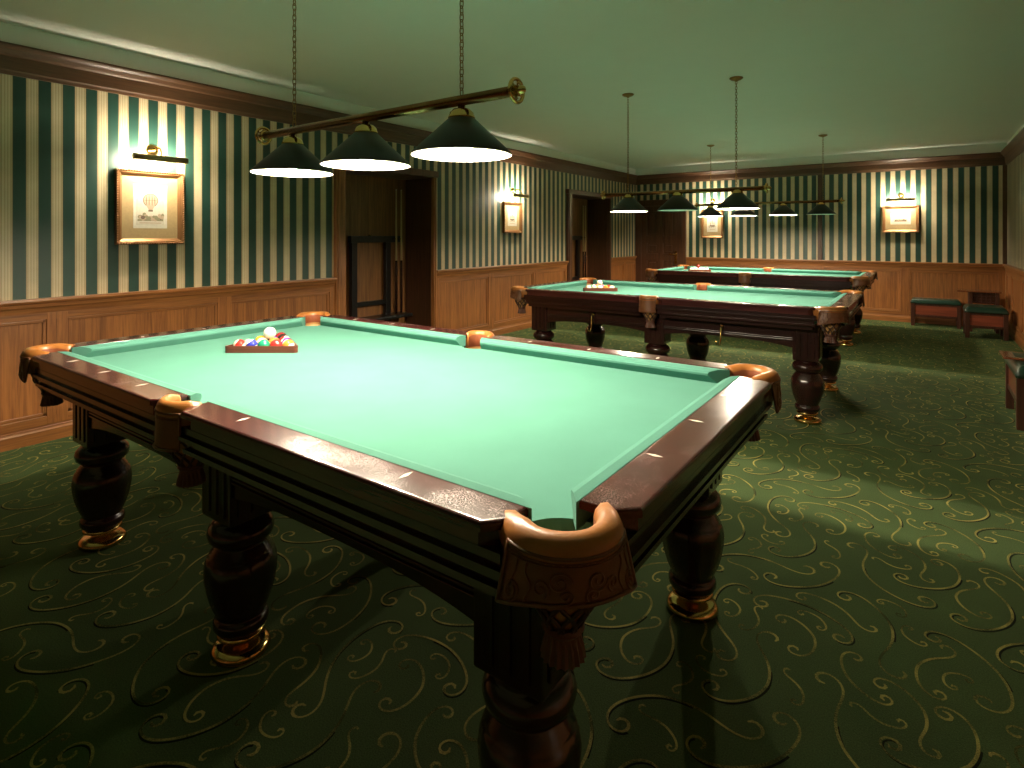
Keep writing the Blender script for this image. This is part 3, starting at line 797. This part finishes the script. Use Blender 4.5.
# ------------------------------------------------------------------ framed prints and picture lights
def make_picture(side, s, z0, z1, w, label, kind):
    f = wall_map(side); base = f(s, (z0+z1)/2, 0)
    rz = {'left': PI/2, 'back': 0, 'right': -PI/2}[side]      # local: x along wall, -y out of the wall
    root = thing('framed_print', label, 'framed picture', base, rz, 'framed prints on the walls')
    hw, hh, fw = w/2, (z1-z0)/2, .042
    prof = [(0, -.002), (0, -.030), (.007, -.036), (.016, -.030), (.021, -.033), (.03, -.024), (fw, -.014), (fw, -.002)]
    mb = MB()
    C = [(-1, -1), (1, -1), (1, 1), (-1, 1)]; n = len(prof); vs = []
    for cx, cz in C:
        for d, y in prof: vs.append((cx*(hw-d), y, cz*(hh-d)))
    mb.add(vs, [(i*n+j, ((i+1) % 4)*n+j, ((i+1) % 4)*n+(j+1) % n, i*n+(j+1) % n) for i in range(4) for j in range(n)])
    for i in range(4):                                        # twisted bead along the frame
        a = Vector((C[i][0]*(hw-.007), -.035, C[i][1]*(hh-.007))); b = Vector((C[(i+1) % 4][0]*(hw-.007), -.035, C[(i+1) % 4][1]*(hh-.007)))
        m = int((b-a).length/.017)
        for k in range(m): mb.sphere(a.lerp(b, (k+.5)/m), .0075, 8, 6)
    mb.build('frame', 'gold', root)
    iw, ih = hw-fw+.002, hh-fw+.002
    MB().box(-iw, iw, -.010, -.006, -ih, ih).build('mount', 'mat_gold', root)
    pw, ph = (iw*.60, ih*.70) if kind != 'wide' else (iw*.66, ih*.52)
    pz = ih*.04
    MB().box(-pw, pw, -.0115, -.009, pz-ph, pz+ph).box(-pw, pw, -.012, -.011, pz+ph+.012, pz+ph+.015, 1).build('inner_mount', ['mat_white', 'ink2'], root)
    qw, qh = pw*.80, ph*.86
    p = MB().box(-qw, qw, -.0130, -.0112, pz-qh, pz+qh, 0)
    rnd = random.Random(int(s*100))
    def disc(cx, cz, rx, rz_, mi, y=-.0134, n=24):
        p.add([(cx+rx*math.cos(2*PI*k/n), y, cz+rz_*math.sin(2*PI*k/n)) for k in range(n)]+[(cx+rx*math.cos(2*PI*k/n), -.0125, cz+rz_*math.sin(2*PI*k/n)) for k in range(n)], [tuple(range(n))]+[(k, (k+1) % n, n+(k+1) % n, n+k) for k in range(n)], mi)
    def quad(x0, x1, z0_, z1_, mi, y=-.0134): p.box(x0, x1, y, -.0125, z0_, z1_, mi)
    if kind == 'balloon':
        cz = pz+qh*.32; rr = qw*.56
        disc(0, cz, rr, rr, 1); disc(0, cz, rr*.9, rr*.9, 2, -.0137)
        for k in (-.55, -.2, .2, .55): disc(rr*k, cz, rr*.05, rr*.80*math.sqrt(1-k*k), 1, -.0139, 12)
        quad(-rr*.8, rr*.8, cz-rr*.05, cz+rr*.05, 3, -.0139)
        p.add([(-rr*.6, -.0136, cz-rr*.72), (rr*.6, -.0136, cz-rr*.72), (rr*.25, -.0136, cz-rr*1.35), (-rr*.25, -.0136, cz-rr*1.35)], [(0, 1, 2, 3)], 2)
        quad(-rr*.3, rr*.3, cz-rr*1.62, cz-rr*1.35, 1)
        zb = pz-qh*.72
        for k in range(34):
            x = rnd.uniform(-qw*.92, qw*.92); e = abs(x)/qw
            disc(x, zb+rnd.uniform(0, qh*(.18+.22*e)), rnd.uniform(.009, .018), rnd.uniform(.009, .018), rnd.choice((1, 2, 3, 2)), -.0133-.00002*k, 8)
        quad(-qw*.95, qw*.95, zb-qh*.06, zb+qh*.03, 3)
        quad(-qw*.8, qw*.8, pz-qh*.9, pz-qh*.86, 2)
    elif kind == 'ship':
        zb = pz-qh*.42
        quad(-qw*.62, qw*.62, zb, zb+qh*.18, 1)
        for k, h in ((-.42, .75), (0, 1.0), (.42, .7)):
            quad(qw*k-.002, qw*k+.002, zb, zb+qh*h, 1, -.0136)
            disc(qw*k, zb+qh*h*.55, qw*.16, qh*h*.28, 2, -.0134, 12)
        for k in range(14): disc(rnd.uniform(-qw*.8, qw*.8), zb-qh*.04+rnd.uniform(-.1, .05)*qh, .010, .004, 3, -.0134, 8)
        quad(-qw*.6, qw*.6, pz-qh*.86, pz-qh*.80, 2)
    else:
        zb = pz-qh*.55
        quad(-qw*.75, qw*.75, zb, zb+qh*.28, 1)
        for k in range(22):
            x = rnd.uniform(-qw*.7, qw*.7); quad(x-.007, x+.007, zb+qh*.2, zb+qh*(.35+.45*math.exp(-(x/qw*2.2)**2)*rnd.random()), rnd.choice((1, 2, 3)), -.0133-.00003*k)
        quad(-qw*.8, qw*.8, zb-qh*.06, zb, 2)
    p.build('print', ['paper', 'ink', 'ink2', 'ink3'], root)
def make_piclight(side, s, z, L, label, out=.15):
    base = wall_map(side)(s, z, 0); rz = {'left': PI/2, 'back': 0}[side]
    root = thing('picture_light', label, 'picture light', base, rz, 'brass picture lights')
    # trough shade: half tube open towards the wall and the print
    mb = MB(); vs = []; n = 14; r = .023
    for th in (0, .0025):
        for x in (-L/2, L/2):
            for k in range(n+1):
                a = R(-72)+R(170)*k/n          # from low front round over the top
                vs.append((x, -out-(r-th)*math.cos(a), (r-th)*math.sin(a)))
    q = n+1; fs = []
    for k in range(n): fs += [(k, k+1, q+k+1, q+k), (2*q+k, 2*q+k+1, 3*q+k+1, 3*q+k)]
    for k in (0, n): fs.append((k, q+k, 3*q+k, 2*q+k))
    for o in (0, 1):
        for k in range(n): fs.append((o*q+k, o*q+k+1, (2+o)*q+k+1, (2+o)*q+k))
    mb.add(vs, fs, 0, True)
    for x in (-L/2, L/2): mb.lathe([(.001, -.003), (r, -.003), (r+.001, 0), (r, .003), (.001, .003)], (x, -out, 0), 20, axis='X')
    mb.build('trough', 'trough', root)
    MB().tube([(-L/2+.02, -out, -.002), (L/2-.02, -out, -.002)], .0085, 12).build('tube', 'tube', root)
    mb = MB().tube([(0, -.01, .075), (.0, -.05, .086), (.0, -.09, .092), (0, -.125, .08), (0, -out, .05), (0, -out, .020)], .0065, 10)
    mb.tube([(.03, -out, .022), (.036, -out+.02, .05), (.03, -.09, .082), (.012, -.05, .086)], .004, 8)
    mb.build('arm', 'brass', root)
    MB().lathe([(.001, 0), (.042, 0), (.044, -.006), (.036, -.014), (.022, -.022), (.012, -.03), (.001, -.032)], (0, 0, .075), 28, axis='Y').build('backplate', 'brass', root)
make_picture('left', 1.925, 1.285, 1.83, .465, 'gilt framed balloon print on the left wall, nearest picture', 'balloon')
make_piclight('left', 1.94, 1.915, .36, 'brass picture light above the balloon print, nearest')
make_picture('left', 6.58, 1.385, 1.815, .44, 'gilt framed portrait-format print on the left wall between the two recesses', 'ship')
make_piclight('left', 6.60, 1.905, .33, 'brass picture light on the left wall between the two recesses')
make_picture('back', -3.175, 1.30, 1.83, .40, 'framed upright print on the back wall beside the dark door', 'ship')
make_piclight('back', -3.16, 1.92, .36, 'brass picture light on the back wall beside the dark door')
make_picture('back', -.272, 1.395, 1.815, .48, 'gilt framed landscape-format print on the right of the back wall', 'wide')
make_piclight('back', -.265, 1.905, .37, 'brass picture light above the landscape-format print on the back wall')

# ------------------------------------------------------------------ cue racks and cues in the recesses
def make_cue_rack(label):
    root = thing('cue_rack', label, 'cue rack', group='cue racks')
    Wd = .58
    for y in (0, Wd-.09):
        MB().box(0, .05, y, y+.075, 0, 1.34, 0, .005).build('post', 'black', root)
    MB().box(0, .055, -.015, Wd+.17, 1.27, 1.345, 0, .006).build('top_rail', 'black', root)
    MB().box(.005, .045, .07, Wd-.08, .56, .61, 0, .004).build('cross_rail', 'black', root)
    MB().box(-.02, .20, -.03, Wd+.19, .40, .435, 0, .006).build('shelf', 'black', root)
    MB().box(-.02, .16, -.03, Wd+.19, 0, .06, 0, .006).build('plinth', 'black', root)
    for y in (Wd+.025, Wd+.105): MB().tube([(.055, y-.026, 1.31), (.100, y-.026, 1.31), (.112, y-.022, 1.31)], .005, 8).build('clip', 'brass', root)
    MB().sphere((.03, Wd*.45, 1.352), .016, 12, 8, sc=(1.6, 1, .6)).build('chalk_knob', 'brass', root)
    return root
r1 = make_cue_rack('black cue rack in the nearer recess of the left wall'); r1.location = (XN+.02, N1[0]+.39, 0)
r2 = copy_tree(r1); r2.location = (XN+.02, N2[0]+.42, 0); tag(r2, 'black cue rack in the farther recess of the left wall')
def make_cue(label, loc):
    root = thing('billiard_cue', label, 'billiard cue', loc, 0, 'billiard cues')
    MB().lathe([(.0145, 0), (.0145, .5), (.0125, .62), (.001, .62)], seg=14).build('butt', 'cue_d', root)
    MB().lathe([(.0122, .62), (.0075, 1.42), (.0075, 1.44), (.001, 1.44)], seg=14).build('shaft', 'cue_l', root)
    MB().lathe([(.0073, 1.44), (.007, 1.452), (.001, 1.455)], seg=14).build('tip', 'sight', root)
    return root
for N_, w in ((N1, 'nearer'), (N2, 'farther')):
    y = N_[0]+(.39 if w == 'nearer' else .42)
    make_cue('wooden billiard cue standing next to the post of the rack in the %s recess' % w, (XN+.115, y+.605, .4365))
    make_cue('wooden billiard cue standing at the outer end of the rack in the %s recess' % w, (XN+.115, y+.685, .4365))

# ------------------------------------------------------------------ benches and small table
def cushion_mesh(w, d, h, nx, ny, z):
    mb = MB(); gx, gy = nx*10, max(ny*10, 10); vs = []
    bt = [((i+.5)/nx, (j+.5)/ny) for i in range(nx) for j in range(ny)]+[(i/nx, j/ny) for i in range(1, nx) for j in range(1, ny)]
    def H(u, v):
        e = min(u, 1-u)*w; f = min(v, 1-v)*d; q = min(e, f)
        t = min(1, q/.05); hh = h*(1-(1-t)**2*.75)
        for a, b in bt:
            r = math.hypot((u-a)*w, (v-b)*d); hh -= .014*math.exp(-(r/.022)**2)
        return hh
    for i in range(gx+1):
        for j in range(gy+1):
            u, v = i/gx, j/gy; vs.append(((u-.5)*w, (v-.5)*d, z+H(u, v)))
    fs = [(i*(gy+1)+j, (i+1)*(gy+1)+j, (i+1)*(gy+1)+j+1, i*(gy+1)+j+1) for i in range(gx) for j in range(gy)]
    n0 = len(vs); ring = [(i, 0) for i in range(gx)]+[(gx, j) for j in range(gy)]+[(i, gy) for i in range(gx, 0, -1)]+[(0, j) for j in range(gy, 0, -1)]
    for i, j in ring: x, y, _ = vs[i*(gy+1)+j]; vs.append((x*.985, y*.985, z))
    m = len(ring)
    for k in range(m):
        l = (k+1) % m; a, b = ring[k], ring[l]
        fs.append((a[0]*(gy+1)+a[1], b[0]*(gy+1)+b[1], n0+l, n0+k))
    fs.append(tuple(n0+k for k in range(m)))
    mb.add(vs, fs, 0, True); return mb, bt
def make_bench(name, label, w, d, nx, ny, zseat=.36, ch=.075):
    """w along x, d along y, standing on z = 0"""
    root = thing(name, label, 'bench', group='green leather benches')
    lw = .05
    for sx in (-1, 1):
        for sy in (-1, 1):
            x, y = sx*(w/2-lw/2), sy*(d/2-lw/2)
            MB().box(x-lw/2, x+lw/2, y-lw/2, y+lw/2, 0, zseat, 0, .005).build('leg', 'darkwood', root)
    for s in (-1, 1):
        mb = MB(); y = s*(d/2-.022)
        mb.box(-w/2+lw, w/2-lw, y-.012, y+.012, zseat-.03, zseat, 1, .003).box(-w/2+lw, w/2-lw, y-.012, y+.012, zseat-.20, zseat-.165, 1, .003)
        mb.box(-w/2+lw, w/2-lw, y-.007, y+.007, zseat-.17, zseat-.025, 0, .003); mb.build('side_panel', ['redwood', 'darkwood'], root)
        mb = MB(); x = s*(w/2-.022)
        mb.box(x-.012, x+.012, -d/2+lw, d/2-lw, zseat-.03, zseat, 1, .003).box(x-.012, x+.012, -d/2+lw, d/2-lw, zseat-.20, zseat-.165, 1, .003)
        mb.box(x-.007, x+.007, -d/2+lw, d/2-lw, zseat-.17, zseat-.025, 0, .003); mb.build('side_panel', ['redwood', 'darkwood'], root)
    mb, bt = cushion_mesh(w+.012, d+.012, ch, nx, ny, zseat)
    seat = mb.build('seat_cushion', 'green_leather', root)
    mb = MB()
    for a, b in bt: mb.sphere(((a-.5)*w, (b-.5)*d, zseat+ch-.012), .008, 8, 6, sc=(1, 1, .6))
    mb.build('buttons', 'green_leather', seat)
    return root
b = make_bench('leather_bench', 'long green tufted leather bench against the back wall', .60, .30, 5, 2, .335, .07); b.location = (.165, 10.665, 0)
b = make_bench('leather_stool', 'square green leather stool in the far right corner by the side table', .44, .44, 3, 3, .335, .08); b.location = (.685, 9.88, 0)
def make_trayed(label):
    root = make_bench('leather_bench', label, .46, .66, 3, 4, .36, .085)
    return root
def make_tray(label, loc):
    o = thing('side_tray', label, 'tray', loc, 0, 'wooden trays on benches')
    MB().box(-.27, .24, -.15, .15, 0, .016, 0, .005).build('board', 'tray', o)
    MB().box(-.20, .17, -.10, .10, .015, .018, 0, .001).build('inset', 'green_leather', o)
    return o
b = make_trayed('green leather bench against the right wall, topped by a wooden tray'); b.location = (.765, 5.61, 0)
make_tray('red-brown tray with green inset on the bench by the right wall', (.755, 5.66, .446))
b = copy_tree(b); b.location = (.70, 3.20, 0); tag(b, 'green leather bench at the right edge of the photo, mostly out of frame')
make_tray('red-brown tray just showing at the right edge, on the nearest bench', (.655, 3.22, .446))
st = thing('side_table', 'low dark wooden side table with glossy top behind the corner stool', 'side table', (.67, 10.43, 0))
MB().box(-.26, .22, -.15, .17, .555, .578, 0, .006).build('table_top', 'tray', st)
for sx in (-.11, .18):
    for sy in (-.10, .13): MB().box(sx-.02, sx+.02, sy-.02, sy+.02, 0, .555, 0, .004).build('leg', 'darkwood', st)
mb = MB().box(-.11, .18, -.085, -.075, .40, .555)
for k in range(6): mb.box(-.09+k*.05, -.08+k*.05, -.095, -.085, .40, .555)
for k in range(4): mb.box(-.11, .18, -.095, -.085, .415+k*.04, .422+k*.04)
mb.build('lattice_front', 'darkwood', st)
MB().box(-.11, .18, -.10, .13, .20, .218, 0, .003).build('shelf', 'darkwood', st)

# ------------------------------------------------------------------ world, camera, view
wd = bpy.data.worlds.new('World'); SC.world = wd; wd.use_nodes = True
wd.node_tree.nodes['Background'].inputs[0].default_value = (.02, .02, .02, 1)
cam = bpy.data.cameras.new('camera'); co = bpy.data.objects.new('camera', cam); COL.objects.link(co)
co.location = (0, 0, 1.35); co.rotation_euler = (PI/2, 0, R(35.5))
cam.sensor_width = 36; cam.lens = 574.5/1024*36; cam.shift_y = -(384-235.5)/1024; cam.clip_start = .02
SC.camera = co
SC.view_settings.view_transform = 'Standard'; SC.view_settings.look = 'None'
SC.view_settings.exposure = 0.0; SC.view_settings.gamma = 1; SC.view_settings.use_curve_mapping = False
SC.cycles.max_bounces = 10; SC.cycles.diffuse_bounces = 6; SC.cycles.glossy_bounces = 4
SC.cycles.sample_clamp_indirect = 6.0
SC.cycles.use_denoising = True
